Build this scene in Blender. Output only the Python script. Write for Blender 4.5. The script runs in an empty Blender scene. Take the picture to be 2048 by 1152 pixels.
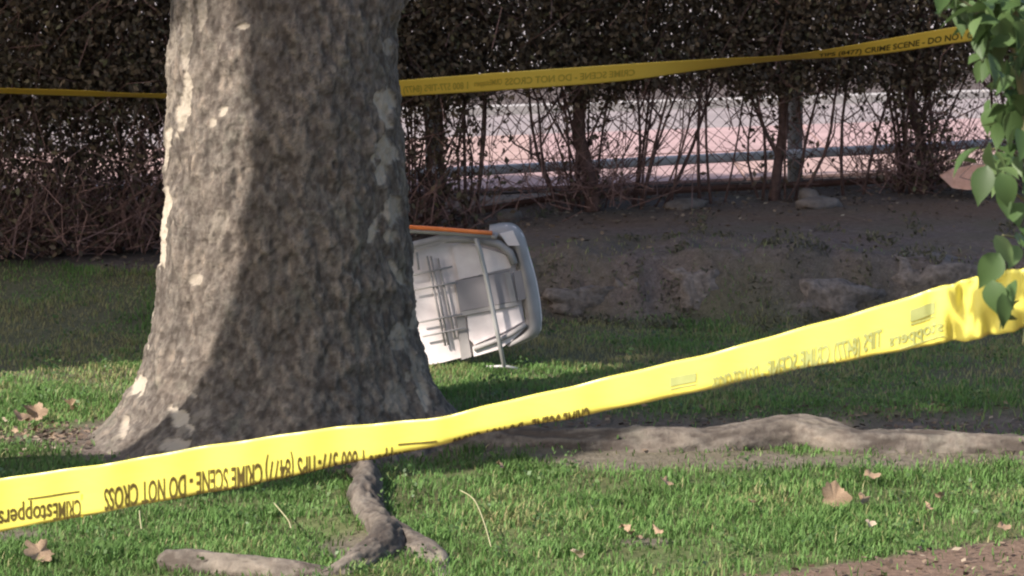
import bpy, bmesh, math, random
import numpy as np
from mathutils import Vector

# ------------------------------------------------------------------ camera, world, sun, exposure
scene = bpy.context.scene
COL = scene.collection
F = 6827.0            # focal length in pixels of the 2048 px wide photograph
HZ = -290.0           # image row of the horizon
EYE = 1.7             # camera height above the lawn
SUN_EL = math.radians(38)
SUN_AZ = math.radians(50)      # the light travels towards +x,+y at this angle from +y

cam_data = bpy.data.cameras.new("camera")
cam = bpy.data.objects.new("camera", cam_data)
COL.objects.link(cam)
cam.location = (0, 0, EYE)
cam.rotation_euler = (math.pi / 2, 0, 0)
cam_data.sensor_width = 36.0
cam_data.lens = F * 36.0 / 2048.0
cam_data.shift_y = -(576.0 - HZ) / 2048.0
cam_data.clip_start = 0.05
cam_data.clip_end = 4000
cam_data.dof.use_dof = True
cam_data.dof.focus_distance = 7.7
cam_data.dof.aperture_fstop = 23
scene.camera = cam

world = bpy.data.worlds.new("World")
scene.world = world
world.use_nodes = True
wn = world.node_tree.nodes
sky = wn.new("ShaderNodeTexSky")
sky.sky_type = 'NISHITA'
sky.sun_disc = False
sky.sun_elevation = SUN_EL
sky.sun_rotation = math.pi + SUN_AZ
sky.air_density = 1.0
sky.dust_density = 2.5
sky.ozone_density = 1.0
wn["Background"].inputs["Strength"].default_value = 0.115
world.node_tree.links.new(sky.outputs[0], wn["Background"].inputs["Color"])

sun_data = bpy.data.lights.new("sun", 'SUN')
sun_data.energy = 4.7
sun_data.angle = math.radians(0.45)
sun_data.color = (1.0, 0.93, 0.84)
sun = bpy.data.objects.new("sun", sun_data)
COL.objects.link(sun)
SD = Vector((math.sin(SUN_AZ) * math.cos(SUN_EL), math.cos(SUN_AZ) * math.cos(SUN_EL), -math.sin(SUN_EL)))
sun.rotation_euler = SD.to_track_quat('-Z', 'Y').to_euler()
sun.location = (-8, -6, 12)

scene.view_settings.view_transform = 'Standard'
scene.view_settings.look = 'None'
scene.view_settings.gamma = 1.0
scene.view_settings.exposure = 0.82
scene.view_settings.use_curve_mapping = False
scene.render.engine = 'CYCLES'
scene.cycles.max_bounces = 8
scene.cycles.pixel_filter_type = 'BLACKMAN_HARRIS'
scene.cycles.filter_width = 2.1      # the soft rendering of a long phone zoom
scene.cycles.transparent_max_bounces = 16

random.seed(7)
rng = np.random.default_rng(11)

# ------------------------------------------------------------------ helpers
def U(px, py, Y):
    """the point at depth Y that the photograph shows at (px, py)"""
    return ((px - 1024.0) * Y / F, Y, EYE - (py - HZ) * Y / F)

def _hash(ix, iy, iz, seed):
    h = (ix * 374761393 + iy * 668265263 + iz * 2147483647 + seed * 1274126177) & 0xFFFFFFFF
    h = ((h ^ (h >> 13)) * 1274126177) & 0xFFFFFFFF
    h = ((h ^ (h >> 16)) * 2246822519) & 0xFFFFFFFF
    return ((h ^ (h >> 15)) & 0xFFFFFF) / float(0xFFFFFF)

def vnoise(x, y, z=0.0, seed=0):
    x, y, z = np.broadcast_arrays(np.asarray(x, float), np.asarray(y, float), np.asarray(z, float))
    ix = np.floor(x).astype(np.int64); iy = np.floor(y).astype(np.int64); iz = np.floor(z).astype(np.int64)
    fx, fy, fz = x - ix, y - iy, z - iz
    fx = fx * fx * (3 - 2 * fx); fy = fy * fy * (3 - 2 * fy); fz = fz * fz * (3 - 2 * fz)
    def c(a, b, d): return _hash(ix + a, iy + b, iz + d, seed)
    x00 = c(0,0,0) * (1-fx) + c(1,0,0) * fx; x10 = c(0,1,0) * (1-fx) + c(1,1,0) * fx
    x01 = c(0,0,1) * (1-fx) + c(1,0,1) * fx; x11 = c(0,1,1) * (1-fx) + c(1,1,1) * fx
    return ((x00 * (1-fy) + x10 * fy) * (1-fz) + (x01 * (1-fy) + x11 * fy) * fz) * 2 - 1

def fbm(x, y, z=0.0, octaves=4, seed=0):
    a, s, f = 0.5, 0.0, 1.0
    for i in range(octaves):
        s = s + a * vnoise(np.asarray(x) * f, np.asarray(y) * f, np.asarray(z) * f, seed + i * 17)
        a *= 0.5; f *= 2.03
    return s

def sstep(a, b, x):
    t = np.clip((np.asarray(x, float) - a) / (b - a), 0, 1)
    return t * t * (3 - 2 * t)

def mesh_obj(name, verts, faces, mat=None, parent=None, smooth=False, attrs=None):
    me = bpy.data.meshes.new(name)
    if isinstance(verts, np.ndarray) and isinstance(faces, np.ndarray):
        n, k = faces.shape
        me.vertices.add(len(verts)); me.vertices.foreach_set("co", verts.astype(np.float32).ravel())
        me.loops.add(n * k); me.loops.foreach_set("vertex_index", faces.astype(np.int32).ravel())
        me.polygons.add(n)
        me.polygons.foreach_set("loop_start", np.arange(0, n * k, k, dtype=np.int32))
        me.polygons.foreach_set("loop_total", np.full(n, k, dtype=np.int32))
        me.update(calc_edges=True)
    else:
        me.from_pydata([tuple(v) for v in verts], [], [tuple(f) for f in faces]); me.update()
    if attrs:
        for an, av in attrs.items():
            at = me.attributes.new(an, 'FLOAT', 'POINT')
            at.data.foreach_set("value", np.asarray(av, np.float32))
    if smooth:
        me.polygons.foreach_set("use_smooth", np.ones(len(me.polygons), dtype=bool))
    if mat: me.materials.append(mat)
    o = bpy.data.objects.new(name, me)
    COL.objects.link(o)
    if parent: o.parent = parent
    return o

def inst(name, me, parent=None, mw=None):
    o = bpy.data.objects.new(name, me); COL.objects.link(o)
    if parent: o.parent = parent
    return o

def empty(name, loc=(0, 0, 0)):
    o = bpy.data.objects.new(name, None); COL.objects.link(o); o.location = loc
    o.empty_display_size = 0.1
    return o

def tag(o, label=None, cat=None, group=None, kind=None):
    if label: o["label"] = label
    if cat: o["category"] = cat
    if group: o["group"] = group
    if kind: o["kind"] = kind
    return o

class MB:
    """collects shapes in world coordinates; build() links them as one mesh relative to its parent"""
    def __init__(s): s.v = []; s.f = []
    def add(s, v, f):
        n = len(s.v); s.v += [tuple(p) for p in v]; s.f += [tuple(i + n for i in q) for q in f]
    def tube(s, pts, rad, seg=6, cap=True):
        pts = [Vector(p) for p in pts]; n = len(pts)
        if not hasattr(rad, '__len__'): rad = [rad] * n
        v, f = [], []
        up = None
        for i, p in enumerate(pts):
            t = (pts[min(i+1, n-1)] - pts[max(i-1, 0)]).normalized()
            if up is None:
                up = Vector((0, 0, 1)) if abs(t.z) < .9 else Vector((1, 0, 0))
            a = t.cross(up)
            if a.length < 1e-4: a = t.cross(Vector((0.3, 1, 0.2)))
            a.normalize(); b = a.cross(t).normalized(); up = b
            for k in range(seg):
                th = 2 * math.pi * k / seg
                v.append(p + (a * math.cos(th) + b * math.sin(th)) * rad[i])
        for i in range(n - 1):
            for k in range(seg):
                k2 = (k + 1) % seg
                f.append((i*seg+k, i*seg+k2, (i+1)*seg+k2, (i+1)*seg+k))
        if cap:
            f.append(tuple(range(seg - 1, -1, -1))); f.append(tuple((n-1)*seg + k for k in range(seg)))
        s.add(v, f)
    def box(s, c, size, rz=0.0):
        c = Vector(c); hx, hy, hz = [q / 2 for q in size]; v = []
        for dz in (-1, 1):
            for dy in (-1, 1):
                for dx in (-1, 1):
                    x, y = dx * hx, dy * hy
                    v.append((c.x + x*math.cos(rz) - y*math.sin(rz), c.y + x*math.sin(rz) + y*math.cos(rz), c.z + dz*hz))
        s.add(v, [(0,2,3,1),(4,5,7,6),(0,1,5,4),(2,6,7,3),(0,4,6,2),(1,3,7,5)])
    def slab(s, front, thick):
        """polygon (points with y nearest the camera) extruded along +y"""
        n = len(front); v = [tuple(p) for p in front] + [(p[0], p[1] + thick, p[2]) for p in front]
        f = [tuple(range(n)), tuple(range(2*n-1, n-1, -1))] + [(i, i+n, (i+1) % n + n, (i+1) % n) for i in range(n)]
        s.add(v, f)
    def build(s, name, mat=None, parent=None, smooth=False):
        off = Vector(parent.matrix_basis.translation) if parent else Vector((0, 0, 0))
        if parent and parent.parent: off = off + parent.parent.matrix_basis.translation
        v = [tuple(Vector(p) - off) for p in s.v]
        return mesh_obj(name, v, s.f, mat, parent, smooth)

def spline(pts, n):
    """Catmull-Rom through tuples of any length"""
    P = np.array(pts, float); m = len(P)
    out = []
    for q in np.linspace(0, m - 1, n):
        i = min(int(q), m - 2); t = q - i
        p0, p1, p2, p3 = P[max(i-1, 0)], P[i], P[i+1], P[min(i+2, m-1)]
        out.append(0.5 * ((2*p1) + (-p0+p2)*t + (2*p0-5*p1+4*p2-p3)*t*t + (-p0+3*p1-3*p2+p3)*t**3))
    return np.array(out)

# ------------------------------------------------------------------ materials
def nodes_of(m):
    m.use_nodes = True
    nt = m.node_tree
    return nt, nt.nodes, nt.links, nt.nodes["Principled BSDF"]

def ramp(nt, src, stops):
    r = nt.nodes.new("ShaderNodeValToRGB")
    e = r.color_ramp.elements
    while len(e) < len(stops): e.new(0.5)
    for i, (p, c) in enumerate(stops):
        e[i].position = p; e[i].color = (c[0], c[1], c[2], 1)
    nt.links.new(src, r.inputs[0])
    return r.outputs[0]

def noise(nt, scale, detail=4, rough=.55, coord="Object", stretch=None):
    tc = nt.nodes.new("ShaderNodeTexCoord"); src = tc.outputs[coord]
    if stretch:
        mp = nt.nodes.new("ShaderNodeMapping"); mp.inputs["Scale"].default_value = stretch
        nt.links.new(src, mp.inputs[0]); src = mp.outputs[0]
    n = nt.nodes.new("ShaderNodeTexNoise")
    n.inputs["Scale"].default_value = scale; n.inputs["Detail"].default_value = detail; n.inputs["Roughness"].default_value = rough
    nt.links.new(src, n.inputs["Vector"])
    return n.outputs["Fac"]

def mix(nt, fac, a, b, mode='MIX'):
    m = nt.nodes.new("ShaderNodeMix"); m.data_type = 'RGBA'; m.blend_type = mode
    for s, val in ((m.inputs["Factor"], fac), (m.inputs[6], a), (m.inputs[7], b)):
        if hasattr(val, 'is_output'): nt.links.new(val, s)
        elif isinstance(val, (int, float)): s.default_value = val
        else: s.default_value = (val[0], val[1], val[2], 1)
    return m.outputs[2]

def attr(nt, name):
    a = nt.nodes.new("ShaderNodeAttribute"); a.attribute_name = name
    return a.outputs["Fac"]

def bump(nt, bsdf, h, strength=.4, dist=.01):
    b = nt.nodes.new("ShaderNodeBump"); b.inputs["Strength"].default_value = strength; b.inputs["Distance"].default_value = dist
    nt.links.new(h, b.inputs["Height"]); nt.links.new(b.outputs[0], bsdf.inputs["Normal"])

def simple(name, c1, c2, scale=20, rough=.7, metal=0.0, bumps=0.0, spec=.4, stretch=None, transl=0.0):
    m = bpy.data.materials.new(name); nt, N, L, B = nodes_of(m)
    n = noise(nt, scale, 4, stretch=stretch)
    L.new(ramp(nt, n, [(.3, c1), (.7, c2)]), B.inputs["Base Color"])
    B.inputs["Roughness"].default_value = rough; B.inputs["Metallic"].default_value = metal
    B.inputs["Specular IOR Level"].default_value = spec
    if bumps: bump(nt, B, n, bumps)
    return m

def foliage(name, stops, rough=.5, transl=.3, spec=.4):
    """leaf colour picked by the per-point 'tint' attribute, with some light passing through"""
    m = bpy.data.materials.new(name); nt, N, L, B = nodes_of(m)
    c = ramp(nt, attr(nt, "tint"), stops)
    L.new(c, B.inputs["Base Color"]); B.inputs["Roughness"].default_value = rough
    B.inputs["Specular IOR Level"].default_value = spec
    if transl:
        t = N.new("ShaderNodeBsdfTranslucent"); L.new(c, t.inputs["Color"])
        ms = N.new("ShaderNodeMixShader"); ms.inputs[0].default_value = transl
        L.new(B.outputs[0], ms.inputs[1]); L.new(t.outputs[0], ms.inputs[2])
        L.new(ms.outputs[0], N["Material Output"].inputs["Surface"])
    return m

M = {}
def bark_material():
    m = bpy.data.materials.new("plane_bark"); nt, N, L, B = nodes_of(m)
    big = noise(nt, 7, 5, .6); mid = noise(nt, 60, 5, .65, stretch=(1, 1, .6)); fine = noise(nt, 150, 4, .7)
    lich = noise(nt, 9, 4, .6, stretch=(1, 1, .8))
    c = ramp(nt, mid, [(.22, (0.0493, 0.0395, 0.0346)), (.42, (0.118, 0.0996, 0.0879)), (.6, (0.165, 0.146, 0.127)), (.8, (0.22, 0.191, 0.166))])
    c = mix(nt, ramp(nt, big, [(.42, (0, 0, 0)), (.62, (0.379, 0.373, 0.37))]), c, (0.207, 0.169, 0.138))
    c = mix(nt, ramp(nt, lich, [(.56, (0, 0, 0)), (.72, (0.35, 0.35, 0.35))]), c, (0.14, 0.15, 0.115))
    c = mix(nt, ramp(nt, fine, [(.3, (.35, .35, .35)), (.5, (0, 0, 0))]), c, (.09, .07, .06))
    lay = ramp(nt, attr(nt, "layer"), [(0, (.42, .40, .39)), (.35, (.78, .76, .74)), (.65, (1.0, .98, .95)), (1, (1.45, 1.38, 1.28))])
    c = mix(nt, 1.0, c, lay, 'MULTIPLY')
    pale = mix(nt, mid, (0.493, 0.425, 0.34), (0.374, 0.319, 0.255))
    c = mix(nt, attr(nt, "pale"), c, pale)
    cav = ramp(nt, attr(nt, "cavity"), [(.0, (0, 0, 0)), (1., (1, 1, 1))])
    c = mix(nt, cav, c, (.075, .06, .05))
    L.new(c, B.inputs["Base Color"]); B.inputs["Roughness"].default_value = .9
    B.inputs["Specular IOR Level"].default_value = .2
    ad = N.new("ShaderNodeMath"); ad.operation = 'ADD'; L.new(mid, ad.inputs[0]); L.new(fine, ad.inputs[1])
    bump(nt, B, ad.outputs[0], .45, .008)
    return m
M['bark'] = bark_material()

def ground_material():
    m = bpy.data.materials.new("lawn_soil"); nt, N, L, B = nodes_of(m)
    n1 = noise(nt, 3.5, 5, .6); n2 = noise(nt, 40, 5, .7); n3 = noise(nt, 160, 3, .7)
    soil = ramp(nt, n2, [(.25, (0.0954, 0.0719, 0.0642)), (.5, (0.165, 0.128, 0.116)), (.75, (0.253, 0.203, 0.184))])
    soil = mix(nt, ramp(nt, n1, [(.4, (0, 0, 0)), (.7, (.55, .55, .55))]), soil, (.13, .12, .07))
    soil = mix(nt, ramp(nt, n3, [(.35, (.4, .4, .4)), (.6, (0, 0, 0))]), soil, (.075, .058, .05))
    turf = ramp(nt, n2, [(.3, (0.075, 0.0938, 0.0375)), (.7, (0.138, 0.163, 0.0688))])
    turf = mix(nt, ramp(nt, n1, [(.45, (0, 0, 0)), (.65, (.6, .6, .6))]), turf, (.10, .085, .045))
    c = mix(nt, attr(nt, "grassy"), soil, turf)
    tan = ramp(nt, n2, [(.3, (.11, .072, .052)), (.7, (.22, .15, .112))])
    c = mix(nt, attr(nt, "tan"), c, tan)
    L.new(c, B.inputs["Base Color"]); B.inputs["Roughness"].default_value = .95; B.inputs["Specular IOR Level"].default_value = .1
    bump(nt, B, n2, .6, .02)
    return m
M['ground'] = ground_material()
M['grass'] = foliage("grass_blades", [(0, (0.0891, 0.142, 0.0418)), (.35, (0.131, 0.244, 0.0648)), (.6, (0.173, 0.303, 0.0888)), (.78, (0.272, 0.297, 0.121)), (.9, (0.305, 0.267, 0.125)), (1, (0.377, 0.368, 0.188))], .55, .4, .2)
M['weed'] = foliage("weed_leaves", [(0, (.05, .09, .03)), (.6, (.09, .16, .05)), (1, (.15, .22, .08))], .45, .3)
M['tuft'] = foliage("dull_tuft", [(0, (.06, .052, .036)), (.6, (.12, .115, .065)), (1, (.17, .15, .10))], .7, .2)
M['litter'] = foliage("leaf_litter", [(0, (.09, .066, .054)), (.5, (.16, .115, .085)), (.85, (.26, .19, .135)), (1, (.42, .35, .27))], .8, .1, .2)
M['deadleaf'] = simple("dry_leaf", (.20, .125, .075), (.38, .27, .18), 30, .7, bumps=.2)
M['deadleaf_pale'] = simple("dry_leaf_pale", (.34, .26, .18), (.47, .38, .29), 30, .7)
M['straw'] = simple("straw", (.32, .30, .16), (.42, .38, .23), 30, .7)
M['tape'] = simple("yellow_tape_film", (.70, .635, .11), (.73, .66, .13), 3, .42, spec=.4)
M['tape_far'] = simple("backlit_tape_film", (.97, .60, .075), (.98, .65, .10), 3, .4, spec=.45)  # same yellow film, with the orange of backlight put into its colour
for k_ in ('tape', 'tape_far'):
    nt_, N_, L_, B_ = nodes_of(M[k_])
    w1 = noise(nt_, 26, 5, .6, stretch=(.55, 1, 1.6))
    bump(nt_, B_, w1, .2, .005)
    B_.inputs["Roughness"].default_value = .33
M['ink'] = simple("black_ink", (.055, .04, .01), (.10, .075, .016), 90, .5)
M['ink_pale'] = simple("ink_showing_through", (0.295, 0.323, 0.114), (0.344, 0.37, 0.142), 60, .45)
M['ink_olive'] = simple("olive_ink", (.52, .36, .05), (.64, .44, .06), 60, .5)
M['hedge'] = foliage("hedge_leaves", [(0, (0.0548, 0.0424, 0.03)), (.4, (0.118, 0.0851, 0.0566)), (.7, (0.183, 0.132, 0.0866)), (.9, (0.118, 0.142, 0.0584)), (1, (0.329, 0.212, 0.124))], .6, .25, .25)
M['stem'] = simple("hedge_stem", (0.0816, 0.0462, 0.0408), (0.173, 0.105, 0.0898), 40, .85, spec=.2)
M['twig'] = simple("hedge_twig", (0.155, 0.0894, 0.0795), (0.296, 0.178, 0.155), 30, .9, spec=.1)
M['leaf'] = foliage("glossy_leaf", [(0, (.045, .08, .025)), (.5, (.075, .13, .042)), (1, (.13, .19, .075))], .5, .3, .35)
M['greenstem'] = simple("shrub_stem", (.10, .11, .05), (.17, .15, .08), 30, .7)
M['crown'] = foliage("crown_leaves", [(0, (.03, .06, .015)), (1, (.08, .13, .03))], .5, .15)
M['galv'] = simple("galvanised_steel", (.80, .79, .83), (.88, .87, .90), 14, .4, spec=.5)
M['wire'] = simple("weathered_wire", (.07, .055, .052), (.12, .10, .095), 30, .7)
M['post'] = simple("grey_post", (.24, .235, .23), (.34, .33, .32), 18, .7, bumps=.2)
M['slab'] = [simple("pink_paving_%s" % w, tuple(.74*q for q in c), c, 5, .85, bumps=.1) for w, c in
             (("warm", (.47, .315, .285)), ("rose", (.45, .30, .295)), ("light", (.49, .355, .335)))]
M['slab_grey'] = simple("mauve_paving", (.22, .18, .182), (.31, .26, .26), 6, .85, bumps=.1)
M['road'] = simple("pale_road", (.30, .265, .265), (.40, .355, .35), 8, .9, bumps=.1)
M['kerb'] = simple("kerb_concrete", (.34, .31, .30), (.46, .42, .41), 8, .85)
M['dark_strip'] = simple("dark_strip_brown", (.05, .035, .032), (.11, .08, .072), 12, .95, bumps=.3)
M['rock'] = simple("tan_rock", (.11, .085, .07), (.21, .17, .145), 30, .95, bumps=.8)
M['rockdark'] = simple("dark_rock", (.115, .094, .084), (.225, .185, .165), 26, .95, bumps=.7)
M['bankstone'] = simple("bank_stone", (.10, .082, .073), (.25, .205, .18), 45, .95, bumps=.9)
M['salmon'] = simple("sunlit_paving_patch", (.62, .33, .23), (.80, .46, .34), 30, .9, bumps=.4)  # bright tone of sunlit pavement put into the colour
M['edging'] = simple("rusty_edging", (.09, .045, .035), (.17, .08, .055), 20, .85)
M['plastic'] = simple("white_plastic", (.72, .63, .62), (.87, .79, .775), 16, .5, bumps=.08)
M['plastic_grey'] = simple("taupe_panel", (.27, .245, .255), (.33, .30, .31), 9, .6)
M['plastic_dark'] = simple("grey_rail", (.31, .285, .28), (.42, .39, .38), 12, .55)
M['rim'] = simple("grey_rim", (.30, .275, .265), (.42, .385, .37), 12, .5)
M['steel'] = simple("painted_bar", (.36, .35, .34), (.46, .445, .43), 16, .45, metal=.2)
M['orange'] = simple("orange_plastic", (1.0, .23, .05), (1.0, .31, .09), 12, .35, spec=.5)

# ------------------------------------------------------------------ terrain
def fence_y(x): return 14.3 + .43 * np.asarray(x, float)
def hedge_y(x): return 13.82 + .43 * np.asarray(x, float)

def ground_z(x, y, fine=True):
    x = np.asarray(x, float); y = np.asarray(y, float)
    right = sstep(-.5, .25, x)
    wob = .10 * fbm(x * 2.3, y * .0, 3.1, 3, 5)
    a = 12.36 + wob + .10 * (x > 0) * 0; b = a + .20
    zr = .225 * sstep(a, b, y) + .03 * sstep(b, 14.6, y)
    zl = .17 * sstep(11.3, 13.1, y)
    z = zl * (1 - right) + zr * right
    face = right * sstep(12.25, 12.45, y) * (1 - sstep(12.6, 13.3, y))
    z = z + face * (.10 * fbm(x * 4.1, y * 2.2, .3, 4, 9) + .05 * np.abs(fbm(x * 9, y * 6, .7, 3, 19)))
    z = z + .012 * fbm(x * 1.3, y * 1.3, 0, 3, 2)
    z = z + .022 * np.exp(-((y - 9.66) / .13) ** 2) * sstep(-.3, .1, x) + .02 * np.exp(-((x + .345 - .1 * np.sin(y * 7)) / .10) ** 2) * sstep(7.7, 8.0, y) * (1 - sstep(8.9, 9.3, y))
    # shallow hollow behind the long root
    z = z - .03 * sstep(-.2, .2, x) * np.exp(-((y - 10.15) / .22) ** 2)
    far = sstep(0, .5, y - fence_y(x))
    z = z * (1 - far) + .235 * far
    if fine:
        z = z + .006 * fbm(x * 9, y * 9, 0, 3, 3) * (1 - far)
    return z

def path_mask(x, y):
    # bare trodden soil at the lower right corner
    edge = 8.02 + .40 * np.clip((x - .55) / .62, -1, 3) + .05 * fbm(x * 6, y * 6, 0, 3, 77)
    return 1 - sstep(-.03, .05, y - edge)

def grass_mask(x, y):
    n = fbm(x * 2.2, y * 2.2, 0, 4, 21)
    right = sstep(-.5, .1, x)
    lim = 12.38 * right + 12.75 * (1 - right)
    g = 1 - sstep(-.05, .12, y - lim - .12 * n)
    soilstrip = sstep(-.2, .15, x) * np.exp(-((y - 10.22 - .10 * n + .02 * x) / .26) ** 4)
    g = g * (1 - .93 * soilstrip)
    g = g * (1 - .8 * sstep(-.25, 0, x) * np.exp(-((y - 9.60 - .22 * n) / .12) ** 4))
    base = np.hypot((x + .685) / .95, (y - 9.95) / .75)
    g = g * sstep(.62, .82, base + .12 * n)
    # worn soil along the serpentine root and left of the trunk
    for (cx, cy, rx, ry) in ((-.36, 8.35, .16, .22), (-1.36, 9.95, .28, .18), (-1.25, 8.55, .22, .10), (-.62, 7.95, .25, .10), (.33, 8.45, .09, .07), (1.15, 9.75, .5, .10)):
        d = np.hypot((x - cx) / rx, (y - cy) / ry)
        g = g * (1 - .75 * (1 - sstep(.5, 1.1, d + .5 * n)))
    g = g * (1 - path_mask(x, y))
    return np.clip(g, 0, 1)

def root_path(pts, n):
    """pixel track of a surface root (px, py of its middle, radius, centre height) laid on the lawn"""
    out = []
    for px, py, r, zc in pts:
        Y = F * (EYE - zc) / (py - HZ)
        out.append(((px - 1024) * Y / F, Y, zc, r))
    return spline(out, n)

# fine lawn patch inside one large ground sheet
def build_ground():
    xs = np.concatenate([np.linspace(-2200, -60, 8), np.linspace(-40, -3.6, 16), np.linspace(-3.4, 3.4, 300), np.linspace(3.6, 40, 16), np.linspace(60, 2200, 8)])
    ys = np.concatenate([np.linspace(-600, -20, 8), np.linspace(-10, 7.2, 12), np.linspace(7.4, 15.6, 420), np.linspace(15.7, 40, 30), np.linspace(60, 3500, 12)])
    X, Y = np.meshgrid(xs, ys)
    Z = ground_z(X, Y)
    far = (np.abs(X) > 40) | (Y > 60) | (Y < -20)
    Z = np.where(far, np.where(Y > 15, .2, 0.0), Z)
    v = np.stack([X.ravel(), Y.ravel(), Z.ravel()], 1)
    nx, ny = len(xs), len(ys)
    i = np.arange(nx - 1)[None, :] + np.arange(ny - 1)[:, None] * nx
    f = np.stack([i, i + 1, i + 1 + nx, i + nx], -1).reshape(-1, 4)
    g = grass_mask(v[:, 0], v[:, 1]) * (1 - .45 * sstep(10.3, 11.2, v[:, 1]))
    t = path_mask(v[:, 0], v[:, 1]) * .9
    bed = sstep(13.0, 13.4, v[:, 1] - .43 * v[:, 0] * 0.6) * (v[:, 0] > -.4) * (v[:, 1] < fence_y(v[:, 0]) + .3)
    t = np.maximum(t, bed * np.clip(.45 + 1.1 * fbm(v[:, 0] * 2.5, v[:, 1] * 2.5, 0, 3, 55), 0, .8))
    return tag(mesh_obj("ground", v, f, M['ground'], None, True, {"grassy": g, "tan": t}), kind="structure")
build_ground()

# ------------------------------------------------------------------ beyond the fence: pavement, dark strip, road
def strip(name, y0, y1, z, mat, slope=.43, x0=-14., x1=16.):
    mb = MB(); n = 12
    v, f = [], []
    for i in range(n + 1):
        x = x0 + (x1 - x0) * i / n
        v += [(x, y0 + slope * x, z), (x, y1 + slope * x, z)]
    for i in range(n): f.append((2*i, 2*i+2, 2*i+3, 2*i+1))
    mb.add(v, f)
    return tag(mb.build(name, mat), kind="structure")
strip("pavement", 14.75, 19.0, .243, M['dark_strip'])
PAV = bpy.data.objects["pavement"]
ang = math.atan(.43)
row_edges = [14.80, 16.15, 17.55, 18.95]
for r in range(3):
    for c in range(9):
        x0 = -6.2 + c * 1.45 + (.5 if r % 2 else 0); x1 = x0 + 1.435
        y0, y1 = row_edges[r], row_edges[r+1] - .015
        z = .262 + random.uniform(-.004, .004)
        top = [(x0, y0 + .43*x0, z), (x1, y0 + .43*x1, z), (x1, y1 + .43*x1, z + random.uniform(-.003, .003)), (x0, y1 + .43*x0, z)]
        bot = [(p[0], p[1], .246) for p in top]
        mb = MB(); mb.add(top + bot, [(0,1,2,3), (0,4,5,1), (1,5,6,2), (2,6,7,3), (3,7,4,0)])
        mb.build("paving_slab", random.choice(M['slab']) if r < 2 else M['slab_grey'], PAV)
mb = MB()
for i in range(16):
    x = -8 + i * 1.2
    mb.add([(x, 19.02+.43*x, .245), (x+1.19, 19.02+.43*(x+1.19), .245), (x+1.19, 19.17+.43*(x+1.19), .245), (x, 19.17+.43*x, .245),
            (x, 19.02+.43*x, .30), (x+1.19, 19.02+.43*(x+1.19), .30), (x+1.19, 19.17+.43*(x+1.19), .30), (x, 19.17+.43*x, .30)],
           [(4,5,6,7), (0,1,5,4), (1,2,6,5), (2,3,7,6), (3,0,4,7)])
tag(mb.build("kerb", M['kerb']), kind="structure")
strip("dark_strip", 19.18, 21.6, .25, M['dark_strip'])  # dark brown strip between kerb and road
strip("road", 21.62, 60, .247, M['road'])

# ------------------------------------------------------------------ the plane tree
TX, TY = -.685, 10.0
PALE = [  # pixel centre, half sizes, tilt, of the cream patches on the trunk in the photograph
    (372, 60, 10, 70, .05, .6), (368, 200, 14, 60, .1, .75), (330, 300, 12, 55, .2, .8), (322, 430, 18, 60, .1, 1), (316, 500, 13, 40, .1, 1), (300, 600, 8, 40, .1, .7),
    (292, 660, 9, 26, .1, .9), (272, 770, 16, 22, .1, .9), (385, 790, 14, 14, 0, .9), (362, 838, 20, 24, -.5, 1), (445, 225, 9, 12, .3, .8), (425, 245, 9, 10, .1, .7),
    (490, 52, 14, 6, .3, .8), (395, 560, 12, 10, .3, .6), (345, 890, 26, 14, 0, .7), (250, 850, 7, 20, .2, .7), (405, 20, 9, 30, .1, .6),
    (775, 95, 8, 18, 0, .5), (771, 215, 17, 32, 0, .8), (775, 300, 24, 26, 0, .75), (762, 350, 12, 30, .1, .7), (748, 465, 13, 38, .25, .8), (785, 430, 16, 50, .1, .6), (793, 545, 9, 26, -.5, .7),
    (800, 660, 22, 30, 0, .55), (800, 690, 22, 16, .1, .45), (828, 640, 10, 26, .1, .5), (815, 755, 8, 16, 0, .55), (850, 790, 12, 26, -.2, .7), (835, 740, 20, 60, -.3, .35), (795, 800, 26, 40, 0, .3)]

tree = empty("plane_tree", (TX, TY, 0))
tag(tree, "large plane tree with mottled grey bark and spreading surface roots", "tree")

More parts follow.
